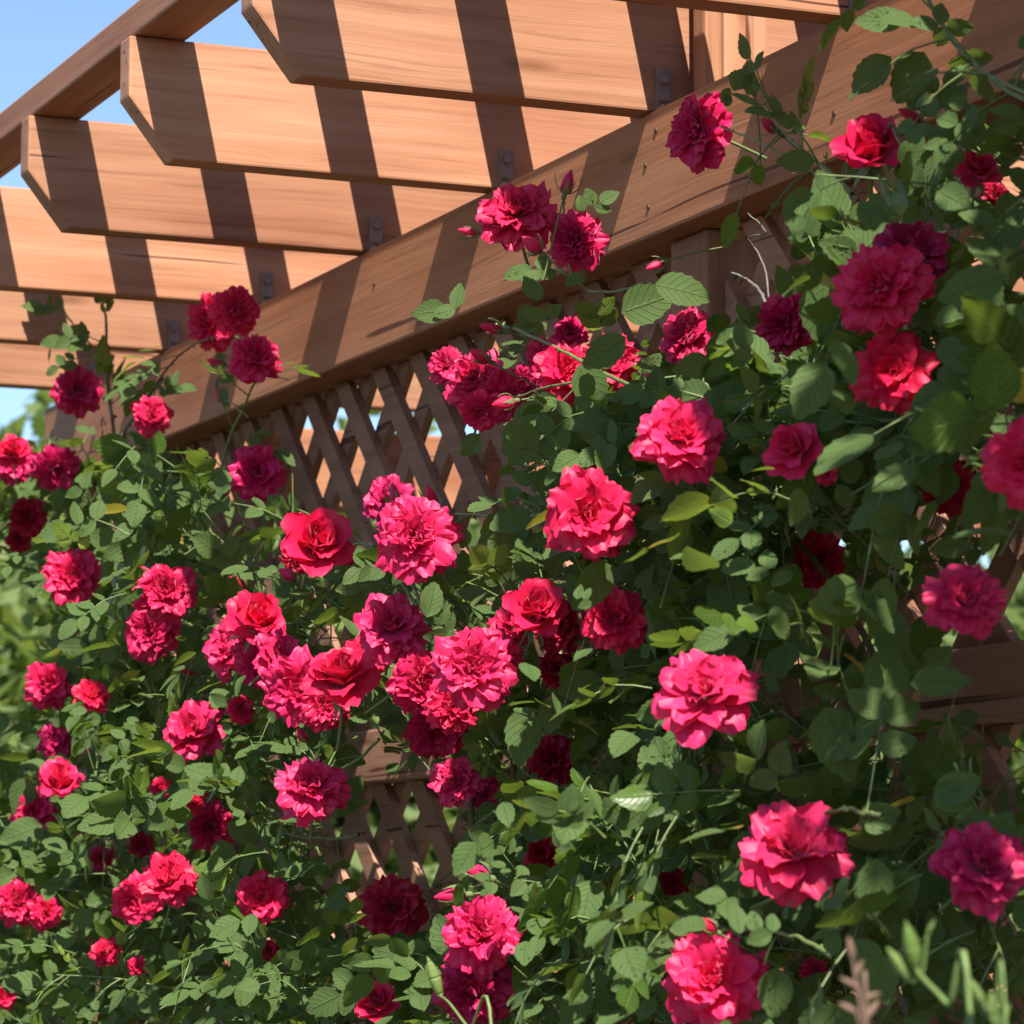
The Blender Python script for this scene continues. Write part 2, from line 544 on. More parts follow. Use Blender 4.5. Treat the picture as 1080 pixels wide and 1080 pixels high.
# ------------------------------------------------------------------ ground and trees
g = MB()
G = 600
xs = np.concatenate([[-G], np.linspace(-40, 40, 41), [G]])
v = np.array([(x, y, 0.0) for y in xs for x in xs])
n_ = len(xs)
g.add(v, [(j * n_ + i, j * n_ + i + 1, (j + 1) * n_ + i + 1, (j + 1) * n_ + i) for j in range(n_ - 1) for i in range(n_ - 1)])
gm, nt, N, L = mat('ground')
tc = N('ShaderNodeTexCoord')
n1 = N('ShaderNodeTexNoise'); n1.inputs['Scale'].default_value = 0.6; n1.inputs['Detail'].default_value = 8
L(tc.outputs['Object'], n1.inputs['Vector'])
cr = ramp(nt, [(0.35, (0.035, 0.038, 0.018)), (0.55, (0.065, 0.052, 0.034)), (0.7, (0.10, 0.075, 0.052))])
L(n1.outputs['Fac'], cr.inputs[0])
b = N('ShaderNodeBsdfPrincipled'); b.inputs['Roughness'].default_value = 0.9; L(cr.outputs[0], b.inputs['Base Color'])
o = N('ShaderNodeOutputMaterial'); L(b.outputs[0], o.inputs[0])
gr = g.build('ground', gm); gr['kind'] = 'structure'


def crown_mesh(name, rx, rz, nleaf, seed):
    r = np.random.default_rng(seed)
    mb = MB()
    ncl = 60
    cc = unit(r.normal(size=(ncl, 3))) * (r.random((ncl, 1)) ** 0.45)
    cc *= (rx, rx, rz)
    cs = r.uniform(0.18, 0.36, ncl) * rx
    idx = r.integers(0, ncl, nleaf)
    p = cc[idx] + r.normal(size=(nleaf, 3)) * cs[idx][:, None] * 0.55
    nrm = unit(r.normal(size=(nleaf, 3)) + np.array([0, 0, 0.8]))
    a = unit(np.cross(nrm, r.normal(size=(nleaf, 3)))); bb = np.cross(nrm, a)
    ln = r.uniform(0.07, 0.14, nleaf)[:, None]
    q = np.stack([p - a * ln, p + bb * ln * 0.5 - nrm * ln * .15, p + a * ln, p - bb * ln * 0.5 - nrm * ln * .15], 1).reshape(-1, 3)
    f = np.arange(nleaf * 4).reshape(-1, 4)
    uv = np.tile([(0, 0), (.5, 1), (1, 0), (.5, -1)], (nleaf, 1))
    rn = np.repeat(np.clip(r.random(ncl)[idx] * 0.6 + r.random(nleaf) * 0.4, 0, 1), 4)
    mb.add(q, f, uv, rn)
    return mb.mesh(name, TREEL)


def trunk_mesh(h, r0, seed):
    r = np.random.default_rng(seed)
    mb = MB()
    path = smooth_path([(0, 0, -0.05), (0.05, 0.02, h * 0.4), (-0.05, 0.04, h * 0.75), (0, 0, h * 1.15)], 9)
    mb.add(*tube_geo(path, np.linspace(r0, r0 * 0.4, 9), 9))
    for k in range(6):
        a = r.uniform(0, 2 * PI); z = h * r.uniform(0.55, 0.9)
        e = np.array([math.cos(a) * h * .35, math.sin(a) * h * .35, z + h * .3])
        mb.add(*tube_geo(smooth_path([(0, 0, z), e * 0.5 + np.array([0, 0, z * .5]), e], 6), np.linspace(r0 * .4, r0 * .12, 6), 6))
    return mb.mesh('trunk', BARK)


CROWNS = [(crown_mesh('crown', 1.6, 1.5, 9000, 1), 2.0), (crown_mesh('crown', 1.3, 1.9, 8000, 2), 2.2)]
TRUNKS = [trunk_mesh(2.0, 0.16, 3), trunk_mesh(2.2, 0.13, 4)]


def ground_at(u, dist):
    d = FWD + RGT * ((u - 540) / F); d = d / math.hypot(d[0], d[1])
    return CAM[0] + d[0] * dist, CAM[1] + d[1] * dist


TREES = [(-40, 17, 0, 1.05, 'sunny yellow-green tree beyond the left end of the roses, leftmost of the trees'),
         (70, 20, 1, 1.15, 'tall blurred tree behind the pergola corner at far left'),
         (270, 16, 0, 0.98, 'rounded green tree seen through the left part of the lattice'),
         (440, 19, 1, 1.0, 'green tree seen through the open lattice patch in the middle'),
         (600, 17, 0, 0.95, 'green tree hidden mostly behind the middle rose clump'),
         (800, 20, 1, 0.95, 'tree behind the shaded right-hand rose leaves'),
         (980, 17, 0, 0.82, 'low green tree seen through the gaps right of the shaded roses'),
         (1130, 19, 1, 0.9, 'green tree beyond the right-hand lattice, rightmost of the trees')]
for (u, d, kind, sc, lab) in TREES:
    x, y = ground_at(u, d)
    t = empty('tree', (x, y, 0), lab, 'tree', 'trees beyond the pergola')
    t.rotation_euler = (0, 0, random.uniform(0, 6)); t.scale = (sc, sc, sc)
    link(bpy.data.objects.new('trunk', TRUNKS[kind]), t)
    c = link(bpy.data.objects.new('crown', CROWNS[kind][0]), t)
    c.location = (0, 0, CROWNS[kind][1])

# ------------------------------------------------------------------ rose geometry
NS, NT = 9, 8


def petal_geo(phi, theta, L_, W_, cup, curl, ruf, r, r0=0.04, z0=0.0, notch=0.06):
    t = np.linspace(0, 1, NT)[:, None]; s = np.linspace(-1, 1, NS)[None, :]
    tt = t * (1 - 0.20 * np.abs(s) ** 2.4 - notch * np.exp(-(s / 0.28) ** 2) * t ** 3)
    fine = np.linspace(0, 1, 60)
    al = theta + curl * (fine - 0.35) ** 2 * np.sign(fine - 0.35) * 2.2
    rho = r0 + np.concatenate([[0], np.cumsum(np.sin(al[:-1]))]) / 60 * L_
    zz = z0 + np.concatenate([[0], np.cumsum(np.cos(al[:-1]))]) / 60 * L_
    P = np.interp(tt, fine, rho); Z = np.interp(tt, fine, zz); A = np.interp(tt, fine, al)
    wd = W_ * (0.16 + 0.84 * np.sin(PI * 0.5 * np.minimum(t / 0.72, 1))) * np.sqrt(1 - 0.5 * np.clip((t - 0.72) / 0.28, 0, 1) ** 2)
    lat = s * wd * 0.5
    ph1, ph2, ph3 = r.uniform(0, 6.28, 3)
    k1 = r.uniform(1.2, 2.2); k2 = r.uniform(2.5, 4.0)
    dsp = cup * (s ** 2) * wd * 0.55 + ruf * t ** 1.6 * (np.sin(k1 * PI * s + ph1) * 0.6 + np.sin(k2 * PI * s + ph2 + 2 * t) * 0.4 + 0.35 * np.sin(5 * t + 3 * s + ph3))
    lat = lat + ruf * 0.5 * t * np.sin(4 * t + ph3)
    n_r, n_z = -np.cos(A), np.sin(A)
    rad_ = P + n_r * dsp; zc = Z + n_z * dsp
    tw = r.normal(0, 0.10)
    zc = zc + lat * tw
    c, sn = math.cos(phi), math.sin(phi)
    x = rad_ * c - lat * sn; y = rad_ * sn + lat * c
    v = np.stack([x, y, zc + 0 * x], -1).reshape(-1, 3)
    uv = np.stack([t + 0 * s, s * 0.5 + 0 * t + r.uniform(0, 5)], -1).reshape(-1, 2)
    return v, uv


PF = np.array([(i * NS + j, i * NS + j + 1, (i + 1) * NS + j + 1, (i + 1) * NS + j) for i in range(NT - 1) for j in range(NS - 1)])

LAYERS = {
    # count, theta, length, width, cup, curl
    'full': [(6, 6, .42, .28, .55, .1), (9, 20, .52, .34, .45, .2), (11, 36, .66, .40, .36, .35), (12, 52, .80, .48, .26, .5),
             (12, 68, .92, .55, .18, .7), (9, 84, 1.0, .68, .10, .8), (7, 100, 1.0, .72, .05, .8)],
    'loose': [(4, 10, .44, .34, .5, .1), (6, 28, .60, .48, .40, .3), (7, 46, .80, .60, .30, .5), (8, 64, .98, .70, .20, .7), (8, 82, 1.06, .78, .10, .9), (6, 98, 1.04, .80, .04, .8)],
    'cup': [(4, 3, .74, .46, .85, -.1), (5, 10, .88, .66, .75, .25), (5, 20, .98, .80, .62, .6), (5, 38, 1.04, .88, .42, 1.0), (5, 66, 1.02, .90, .2, 1.2)],
}
PETAL_TONE = {}


def flower_mesh(kind, seed, jit):
    r = np.random.default_rng(seed)
    mb = MB()
    for li, (n, th, L_, W_, cup, curl) in enumerate(LAYERS[kind]):
        ph0 = r.uniform(0, 6.28)
        for k in range(n):
            a = ph0 + 2 * PI * (k + r.normal(0, 0.16)) / n
            v, uv = petal_geo(a, rad(th + r.normal(0, jit)), L_ * r.uniform(0.86, 1.08), W_ * r.uniform(0.8, 1.15), cup * r.uniform(.6, 1.2),
                              curl * r.uniform(0.5, 1.4), 0.068 * (1.25 if kind != 'cup' else .7) * (0.6 + th / 110), r, 0.03 + th / 110 * 0.05, 0.10 - th / 110 * 0.12)
            mb.add(v, PF, uv, np.clip(r.normal(0.5, 0.2), 0, 1))
    # a few stamens' worth of folded inner petals keeps the heart closed
    return mb.mesh('bloom', PETAL)


BLOOMS = {'full': [flower_mesh('full', 100 + k, 9 + 2 * k) for k in range(5)],
          'loose': [flower_mesh('loose', 200 + k, 11) for k in range(3)],
          'cup': [flower_mesh('cup', 300 + k, 7) for k in range(3)]}


def sepal_geo(phi, th0, th1, L_, W_, r):
    n = 7
    t = np.linspace(0, 1, n)
    al = th0 + (th1 - th0) * t
    rho = 0.07 + np.concatenate([[0], np.cumsum(np.sin(al[:-1]))]) / n * L_
    z = -0.06 + np.concatenate([[0], np.cumsum(np.cos(al[:-1]))]) / n * L_
    wd = W_ * np.maximum(0.02, np.sin(PI * np.minimum(1, 0.15 + 0.85 * t)) ** 0.8)
    wd = W_ * np.array([.6, 1, .92, .62, .38, .2, .03])
    c, s = math.cos(phi), math.sin(phi)
    v = []
    for i in range(n):
        for k, q in ((-1, 0.03), (0, 0.0), (1, 0.03)):
            l = k * wd[i] / 2
            rr = rho[i] - q * math.cos(al[i])
            v.append((rr * c - l * s, rr * s + l * c, z[i] + q * math.sin(al[i])))
    f = [(i * 3 + k, i * 3 + k + 1, i * 3 + k + 4, i * 3 + k + 3) for i in range(n - 1) for k in (0, 1)]
    return np.array(v), np.array(f), np.array([(ti, k) for ti in t for k in (-1, 0, 1)])


def lathe(prof, seg=10):
    v = [(r * math.cos(2 * PI * k / seg), r * math.sin(2 * PI * k / seg), z) for r, z in prof for k in range(seg)]
    f = [(i * seg + k, i * seg + (k + 1) % seg, (i + 1) * seg + (k + 1) % seg, (i + 1) * seg + k) for i in range(len(prof) - 1) for k in range(seg)]
    return np.array(v), np.array(f)


def calyx_mesh(seed, closed, stalk):
    r = np.random.default_rng(seed)
    mb = MB()
    k = 1.0
    mb.add(*lathe([(0.02, -.34), (.08, -.32), (.125, -.24), (.125, -.14), (.09, -.07), (.14, -.02), (.02, 0.0)]), rnd=.55)
    for i in range(5):
        a = 2 * PI * i / 5 + r.normal(0, .15)
        if closed:
            th0, th1 = rad(62 + r.normal(0, 10)), rad(r.normal(-15, 22))
        else:
            th0, th1 = rad(105 + r.normal(0, 12)), rad(150 + r.normal(0, 20))
        v, f, uv = sepal_geo(a, th0, th1, r.uniform(.95, 1.35) if closed else r.uniform(.6, .9), .30 if closed else .24, r)
        mb.add(v, f, uv, r.uniform(.4, .95))
    bx, by = r.normal(0, .35, 2)
    path = smooth_path([(0, 0, -.30), (bx * .2, by * .2, -.30 - stalk * .45), (bx, by, -.30 - stalk)], 7)
    v, f = tube_geo(path, np.linspace(.045, .038, 7), 6)
    mb.add(v, f, rnd=.6)
    return mb.mesh('calyx', SEPAL)


CAL_OPEN = [calyx_mesh(400 + k, False, 1.7) for k in range(4)]
CAL_BUD = [calyx_mesh(420 + k, True, 3.6) for k in range(4)]


def bud_mesh(seed, fat):
    r = np.random.default_rng(seed)
    mb = MB()
    seg, n = 18, 12
    v = []
    for i in range(n):
        t = i / (n - 1)
        rr = fat * (math.sin(PI * min(1, .08 + t * .92)) ** 0.75) * (1 - .35 * t)
        for k in range(seg):
            a = 2 * PI * k / seg + t * 1.1
            fr = ((a * 3 / (2 * PI) + t * .6) % 1.0)
            v.append((rr * (.88 + .2 * fr) * math.cos(a), rr * (.88 + .2 * fr) * math.sin(a), -.05 + 1.15 * t))
    f = [(i * seg + k, i * seg + (k + 1) % seg, (i + 1) * seg + (k + 1) % seg, (i + 1) * seg + k) for i in range(n - 1) for k in range(seg)]
    mb.add(np.array(v), np.array(f), np.array([(.5 + .5 * i / n, k * .1) for i in range(n) for k in range(seg)]), .6)
    return mb.mesh('bud', PETAL)


BUDS = [bud_mesh(500, .27), bud_mesh(501, .31), bud_mesh(502, .37)]

# three rose plants share the screen
PLANTS = [empty('climbing_rose', (*at(170, 968, -0.12)[:2], 0), 'red climbing rose covering the left end of the lattice, reaching over the pergola corner', 'rose bush', 'climbing roses along the lattice'),
          empty('climbing_rose', (*at(450, 968, -0.12)[:2], 0), 'red climbing rose in the middle, its dense flower clusters beside the open lattice patch', 'rose bush', 'climbing roses along the lattice'),
          empty('climbing_rose', (*at(850, 968, -0.12)[:2], 0), 'red climbing rose on the right with large shaded leaves, climbing over the post and beam', 'rose bush', 'climbing roses along the lattice')]


def plant_of(u):
    return 0 if u < 335 else (1 if u < 610 else 2)


TONES = {'r': (0.74, 0.010, 0.075), 'c': (0.77, 0.016, 0.104), 'p': (0.80, 0.023, 0.122), 'f': (0.62, 0.011, 0.115), 'd': (0.56, 0.006, 0.048)}  # 'f' and 'd' put the shade on shaded blooms into their petal colour
# u, v, width px, axis to the right, axis up, kind, tone, Y
ROSES = [
    (733, 135, 92, -1.5, .05, 'full', 'f', -.13), (918, 152, 76, .2, .9, 'cup', 'r', -.16), (1032, 178, 46, .2, .9, 'cup', 'r', -.12), (1050, 205, 34, .6, .0, 'full', 'd', -.05),
    (545, 222, 90, -.1, .35, 'full', 'p', -.17), (605, 252, 70, -.5, -.1, 'full', 'f', -.12), (720, 352, 72, -.9, .2, 'full', 'c', -.16), (827, 342, 76, -.6, .0, 'full', 'f', -.10),
    (925, 300, 112, -.35, .1, 'full', 'c', -.26), (968, 264, 84, .5, .3, 'loose', 'f', -.20), (941, 390, 92, -.2, .2, 'loose', 'r', -.24), (718, 460, 100, -.1, -.1, 'loose', 'p', -.26),
    (836, 470, 64, -.5, .3, 'cup', 'c', -.22), (873, 500, 26, .6, -.2, 'loose', 'r', -.2), (620, 540, 102, -.2, .1, 'loose', 'c', -.28), (1004, 515, 62, .3, -.3, 'loose', 'd', -.12),
    (1080, 490, 96, -.3, .1, 'loose', 'c', -.26), (1018, 630, 94, -.1, .15, 'full', 'c', -.24), (742, 728, 112, -.1, .45, 'loose', 'p', -.30), (838, 893, 122, -.05, .9, 'loose', 'p', -.32),
    (1037, 912, 104, .3, .2, 'loose', 'f', -.28), (752, 1032, 112, -.2, .25, 'loose', 'p', -.34), (507, 984, 94, -.1, .1, 'full', 'p', -.34), (497, 1046, 92, -.2, -.7, 'full', 'f', -.26),
    (414, 957, 72, .1, .1, 'loose', 'd', -.16), (396, 1056, 46, .1, .6, 'cup', 'r', -.2), (480, 822, 60, -.3, .1, 'full', 'p', -.2), (511, 836, 40, .4, -.3, 'loose', 'f', -.12),
    (327, 828, 82, .0, .45, 'full', 'p', -.30), (202, 768, 74, -.1, .2, 'loose', 'p', -.26), (502, 702, 96, .1, .05, 'full', 'p', -.30), (447, 718, 78, .5, -.1, 'full', 'c', -.25),
    (414, 660, 82, -.1, .25, 'loose', 'p', -.27), (358, 706, 76, .2, .5, 'cup', 'r', -.30), (318, 728, 88, .0, -.1, 'full', 'p', -.29), (240, 683, 68, -.4, .1, 'loose', 'p', -.26),
    (273, 652, 64, .3, .7, 'cup', 'r', -.27), (275, 700, 58, .1, -.1, 'full', 'c', -.26), (437, 567, 100, .05, .0, 'full', 'p', -.28), (408, 526, 58, -.3, .4, 'loose', 'f', -.2),
    (336, 568, 76, .3, .5, 'cup', 'r', -.26), (313, 590, 40, -.4, -.5, 'loose', 'd', -.2), (272, 498, 62, .3, -.2, 'loose', 'f', -.12), (500, 398, 76, -.4, .1, 'full', 'p', -.22),
    (528, 420, 62, .3, -.4, 'full', 'c', -.2), (598, 388, 70, .0, .3, 'loose', 'r', -.19), (645, 380, 64, .2, .3, 'loose', 'r', -.17), (602, 350, 42, .0, .3, 'full', 'f', -.08),
    (508, 435, 48, -.1, -.8, 'loose', 'c', -.18), (223, 337, 66, -.4, .2, 'full', 'c', -.13), (251, 326, 58, 1.1, .2, 'full', 'p', -.14), (270, 376, 62, .2, .3, 'full', 'c', -.14),
    (83, 411, 56, .0, .1, 'loose', 'f', -.16), (160, 437, 46, .3, .3, 'loose', 'c', -.12), (14, 487, 48, .1, .2, 'loose', 'f', -.22), (60, 495, 52, .0, -.3, 'loose', 'f', -.18),
    (30, 545, 46, .0, .2, 'loose', 'd', -.14), (20, 568, 30, .0, .2, 'loose', 'd', -.12), (76, 607, 68, -.05, .1, 'full', 'c', -.26), (175, 622, 72, .05, .15, 'full', 'c', -.27),
    (158, 667, 66, -.1, -.3, 'full', 'c', -.25), (52, 722, 54, -.1, .1, 'loose', 'c', -.24), (98, 732, 42, .4, .4, 'loose', 'r', -.23), (58, 782, 42, .1, .1, 'loose', 'f', -.2),
    (63, 822, 48, .0, .5, 'cup', 'p', -.26), (35, 855, 50, -.1, .0, 'loose', 'c', -.22), (222, 873, 58, .0, -.2, 'full', 'f', -.2), (178, 925, 66, .1, .4, 'loose', 'r', -.29),
    (143, 950, 56, -.1, -.2, 'loose', 'c', -.25), (277, 946, 56, .0, .1, 'loose', 'c', -.22), (20, 950, 56, .0, .1, 'full', 'c', -.28), (48, 962, 40, .2, -.1, 'loose', 'c', -.25),
    (650, 652, 72, .2, .4, 'loose', 'r', -.2), (566, 638, 66, .2, .4, 'cup', 'r', -.24), (537, 660, 50, -.2, .2, 'full', 'c', -.24), (592, 660, 62, .1, .1, 'loose', 'd', -.14),
    (462, 770, 72, .0, -.6, 'loose', 'f', -.2), (582, 800, 60, .0, .0, 'loose', 'd', -.1), (865, 590, 66, .0, .1, 'loose', 'd', -.06), (572, 900, 44, .1, .1, 'loose', 'd', -.1),
    (585, 705, 44, .1, .1, 'loose', 'd', -.14), (255, 748, 32, .4, .2, 'loose', 'c', -.22), (170, 830, 26, .0, .2, 'loose', 'c', -.2), (205, 845, 28, .1, .3, 'loose', 'r', -.22),
    (110, 1003, 34, -.1, .2, 'loose', 'r', -.26), (145, 1018, 22, .2, .1, 'loose', 'r', -.26), (2, 1050, 34, .2, .1, 'loose', 'r', -.28), (872, -2, 34, .0, -.3, 'loose', 'f', .10),
    (12, 475, 36, -.3, .5, 'cup', 'r', -.2), (296, 692, 62, .1, .2, 'loose', 'p', -.27), (345, 745, 58, .3, -.3, 'full', 'c', -.27), (385, 690, 54, .2, .3, 'loose', 'r', -.26),
    (478, 745, 62, .1, -.3, 'full', 'c', -.27), (530, 690, 56, .5, .1, 'full', 'c', -.26), (620, 395, 50, .2, .1, 'full', 'c', -.17), (575, 375, 46, -.2, .3, 'loose', 'p', -.17), (552, 402, 40, .1, -.2, 'full', 'f', -.16),
    (470, 385, 46, -.4, .2, 'full', 'p', -.2), (262, 672, 50, -.1, .3, 'full', 'p', -.26), (425, 545, 60, -.1, .4, 'full', 'f', -.25), (640, 560, 56, .3, -.3, 'loose', 'c', -.26), (710, 930, 36, .1, .0, 'loose', 'd', -.08), (283, 1003, 26, .0, .1, 'loose', 'd', -.2), (860, 1022, 34, .1, .2, 'loose', 'p', -.1),
    (105, 905, 30, 0, .2, 'loose', 'd', -.2), (150, 890, 28, .3, .1, 'loose', 'd', -.2),
]
# u, v, length px, direction in the picture (deg, 0 right, 90 up), tone, Y
BUDLIST = [(494, 244, 22, 170, 'p', -.18), (599, 192, 26, 75, 'f', -.15), (561, 258, 26, 140, 'c', -.2), (691, 280, 22, 200, 'c', -.16), (793, 84, 26, 100, 'd', -.15), (811, 132, 22, 140, 'd', -.15),
           (518, 346, 26, 165, 'r', -.22), (506, 375, 26, 150, 'r', -.24), (531, 425, 26, 190, 'r', -.24), (455, 524, 28, 110, 'r', -.3), (416, 522, 24, 100, 'c', -.28), (625, 484, 26, 115, 'r', -.29),
           (196, 707, 24, 165, 'r', -.26), (250, 614, 24, 150, 'r', -.24), (319, 777, 20, 120, 'r', -.3), (57, 309, 20, 130, 'd', -.14), (228, 382, 20, 165, 'c', -.15), (232, 416, 18, 110, 'c', -.13),
           (500, 918, 36, 155, 'p', -.35), (475, 945, 34, 185, 'c', -.34), (213, 834, 20, 160, 'r', -.27), (156, 852, 20, 170, 'r', -.27), (86, 884, 22, 165, 'c', -.26), (744, 976, 28, 150, 'd', -.35),
           (735, 409, 26, 165, 'f', -.24), (690, 399, 24, 160, 'c', -.24), (303, 606, 22, 150, 'c', -.25), (365, 590, 24, 130, 'c', -.28), (598, 930, 22, 160, 'r', -.3), (460, 705, 24, 150, 'c', -.31),
           (960, 122, 30, 150, 'd', -.16), (205, 745, 24, 175, 'p', -.28), (92, 795, 18, 100, 'c', -.2), (640, 380, 20, 40, 'r', -.2), (548, 643, 26, 100, 'c', -.27), (1000, 880, 20, 40, 'd', -.25)]

FPOS = []
FLOW = []   # (u, v, rx, depth) of each bloom, so that leaves leave it free


def aim(axis, spin):
    z = unit(axis)
    ref = np.array([0.2, 0.3, 0.95]) if abs(z[2]) < 0.9 else np.array([1.0, 0, 0])
    x = unit(np.cross(ref, z)); y = np.cross(z, x)
    c, s = math.cos(spin), math.sin(spin)
    x2 = x * c + y * s; y2 = np.cross(z, x2)
    return x2, y2, z


def put(name, me, parent, p, axis, spin, sc, squash=1.0):
    o = link(bpy.data.objects.new(name, me), parent)
    x, y, z = aim(axis, spin)
    b = np.asarray(parent.location)
    M = Matrix(((x[0] * sc, y[0] * sc, z[0] * sc * squash, p[0] - b[0]), (x[1] * sc, y[1] * sc, z[1] * sc * squash, p[1] - b[1]),
                (x[2] * sc, y[2] * sc, z[2] * sc * squash, p[2] - b[2]), (0, 0, 0, 1)))
    o.matrix_local = M
    return o


BASES = []
for i, (u, v, wpx, ar, au, kind, tone, Y) in enumerate(ROSES):
    if tone in 'rcp' and v > 430 and Y > -.32:
        Y -= .07      # blooms in the sun stand out from the leaves
    p = at(u, v, Y)
    _, _, d = proj(p)
    sc = wpx / 2 * d / F / (1.03 if kind != 'cup' else .80)
    toc = unit(CAM - p)
    axis = unit(toc + RGT * ar * 1.05 + UPV * (au + .22) * 1.05 + R.normal(0, .20, 3))
    lst = BLOOMS[kind]
    par = PLANTS[plant_of(u)]
    c0 = p - axis * sc * (.22 if kind != 'cup' else .55)
    fl = put('bloom', lst[i % len(lst)], par, c0, axis, R.uniform(0, 6.28), sc, R.uniform(.9, 1.12))
    tc_ = np.array(TONES[tone]) * R.uniform(.88, 1.1, 3)
    fl.color = (*tc_, 1)
    cal = link(bpy.data.objects.new('calyx', CAL_OPEN[i % 4]), fl)
    FLOW.append((u, v, wpx * .5, d, Y))
    FPOS.append((*p, wpx * .5 * d / F if tone in 'rcp' else 0.0))
    BASES.append((c0 - axis * sc * 1.8, u))
for i, (u, v, lpx, ang, tone, Y) in enumerate(BUDLIST):
    p = at(u, v, Y)
    _, _, d = proj(p)
    sc = lpx * d / F / 1.1
    axis = unit(RGT * math.cos(rad(ang)) + UPV * math.sin(rad(ang)) + unit(CAM - p) * R.uniform(-.1, .5))
    par = PLANTS[plant_of(u)]
    b_ = put('bud', BUDS[i % 3], par, p - axis * sc * .5, axis, R.uniform(0, 6), sc)
    b_.color = (*(np.array(TONES[tone]) * R.uniform(.85, 1.1)), 1)
    link(bpy.data.objects.new('calyx', CAL_BUD[i % 4]), b_)
    BASES.append((p - axis * sc * 4.2, u))
FL = np.array(FLOW)
FP = np.array(FPOS)

# ------------------------------------------------------------------ leaves
DENS = """
000000000000000000000000000
000000000000000000000000000
000000000000000000000000002
000000000000000000000000012
000000000000000000000223478
000000000000000000000245789
000000000000000011001456899
000000000000000131001456999
000000000000023431124578999
000000000000123444555666788
000000000000045667889999988
112222100000036789999999986
455554200000025889999999985
789987531100013689999999962
899998743222123679998998731
047999876445567899999999510
036999988778888999999998510
047999999888888999999999410
058999999888899999999998410
599999999755899999999999621
799999997200299999999999974
899999996000299999999999998
999999996000299999999999999
999999998100499999999999999
999999999532699999999999999
999999999888999999999999999
999999999999999999999999999
""".split()
DM = np.array([[int(c) for c in row] for row in DENS], float)


def density(u, v):
    x = np.clip(u / 40 - .5, 0, 25.999); y = np.clip(v / 40 - .5, 0, 25.999)
    i, j = int(y), int(x); fy, fx = y - i, x - j
    return (DM[i, j] * (1 - fx) + DM[i, j + 1] * fx) * (1 - fy) + (DM[i + 1, j] * (1 - fx) + DM[i + 1, j + 1] * fx) * fy


def leaflet_variant(seed, n=11):
    r = np.random.default_rng(seed)
    t = np.linspace(0, 1, n)
    wb = t ** r.uniform(.58, .72) * (1 - t) ** r.uniform(.84, 1.08)
    wb = wb / wb.max() * r.uniform(.29, .36)
    fold, bend, wav = r.uniform(.05, .28), r.uniform(.05, .38), r.uniform(.0, .035)
    ph = r.uniform(0, 6)
    v, uv = [], []
    for i in range(n):
        saw = 1.0 + (0.05 if i % 2 else -0.035)
        for s in (-1, -.55, 0, .55, 1):
            q = wb[i] * s * (saw if abs(s) == 1 else 1)
            tip = .03 if (abs(s) == 1 and i % 2) else 0
            z = fold * abs(q) - bend * t[i] ** 2 * .5 + wav * math.sin(7 * t[i] + ph + 2 * s) * abs(s)
            v.append((t[i] + tip, q, z)); uv.append((t[i], s))
    f = [(i * 5 + k, i * 5 + k + 1, (i + 1) * 5 + k + 1, (i + 1) * 5 + k) for i in range(n - 1) for k in range(4)]
    return np.array(v), np.array(f), np.array(uv)


LV = [leaflet_variant(600 + k, 13) for k in range(8)]


class Leaves:
    def __init__(self):
        self.p, self.d, self.n, self.s, self.r = [], [], [], [], []
        self.stem = MB()

    def add(self, p, d, n, s, r):
        self.p.append(p); self.d.append(d); self.n.append(n); self.s.append(s); self.r.append(r)


LVS = [Leaves() for _ in PLANTS]


def free(p, pad=.80):
    """True where a leaf at p would not stand in front of a bloom"""
    u, v, d = proj(p)
    q = ((FL[:, 0] - u) ** 2 + (FL[:, 1] - v) ** 2 < (FL[:, 2] * pad) ** 2) & (d < FL[:, 3] + .03)
    if q.any():
        return False
    w_ = p - FP[:, :3]; al = w_ @ SUN                     # blooms open towards the light
    off = np.linalg.norm(w_ - al[:, None] * SUN, axis=1)
    return not ((al > 0) & (al < .32) & (off < FP[:, 3] * pad * .9)).any()


def compound(k, p, d, n, length, rnd, force=False, pairs=None, size=1.0, thin=1.0):
    """one compound leaf: rachis from p along d, leaflets in the plane with normal n"""
    d = unit(d); n = unit(n - d * (n @ d)); s = np.cross(n, d)
    lv = LVS[k]
    if pairs is None:
        pairs = 2 if R.random() < .6 else (3 if R.random() < .4 else 1)
    end = p + d * length - n * 0 + np.array([0, 0, -1]) * length * R.uniform(.05, .3)
    mid = p + d * length * .5 + n * length * .05
    path = smooth_path([p, mid, end], 5)
    done = 0
    base = length * R.uniform(.40, .50) * size
    de = unit(end - mid)
    todo = [(end, de, base * R.uniform(1.05, 1.25))]
    for j in range(pairs):
        q = .95 - .62 * (j + .35) / max(pairs, 1) if pairs > 1 else .55
        c = p + (mid - p) * min(1, q * 2) + (end - mid) * max(0, q * 2 - 1)
        for sg in (-1, 1):
            a = rad(R.uniform(48, 72))
            todo.append((c, unit(d * math.cos(a) + s * sg * math.sin(a)), base * R.uniform(.78, 1.0) * (1 - .12 * j)))
    for c, dd, ln in todo:
        if not force and not (free(c + dd * ln * .5, .98) and free(c + dd * ln * .95, .80) and free(c, .7)):
            continue
        tu, tv, _ = proj(c + dd * ln)
        if (tu < 1090) if force else (density(tu, tv) < thin):
            continue
        nn = unit(n + R.normal(0, .22, 3))
        done += 1
        lv.add(c, dd, nn, ln, (1.0 if R.random() < .012 else np.clip(rnd + R.normal(0, .12), 0, .95)))
    if done >= 2 and (force or all(free(q, 1.0) for q in path)):
        v, f = tube_geo(path, np.linspace(.0010, .0006, 5), 4)
        lv.stem.add(v, f, rnd=rnd)
    return done


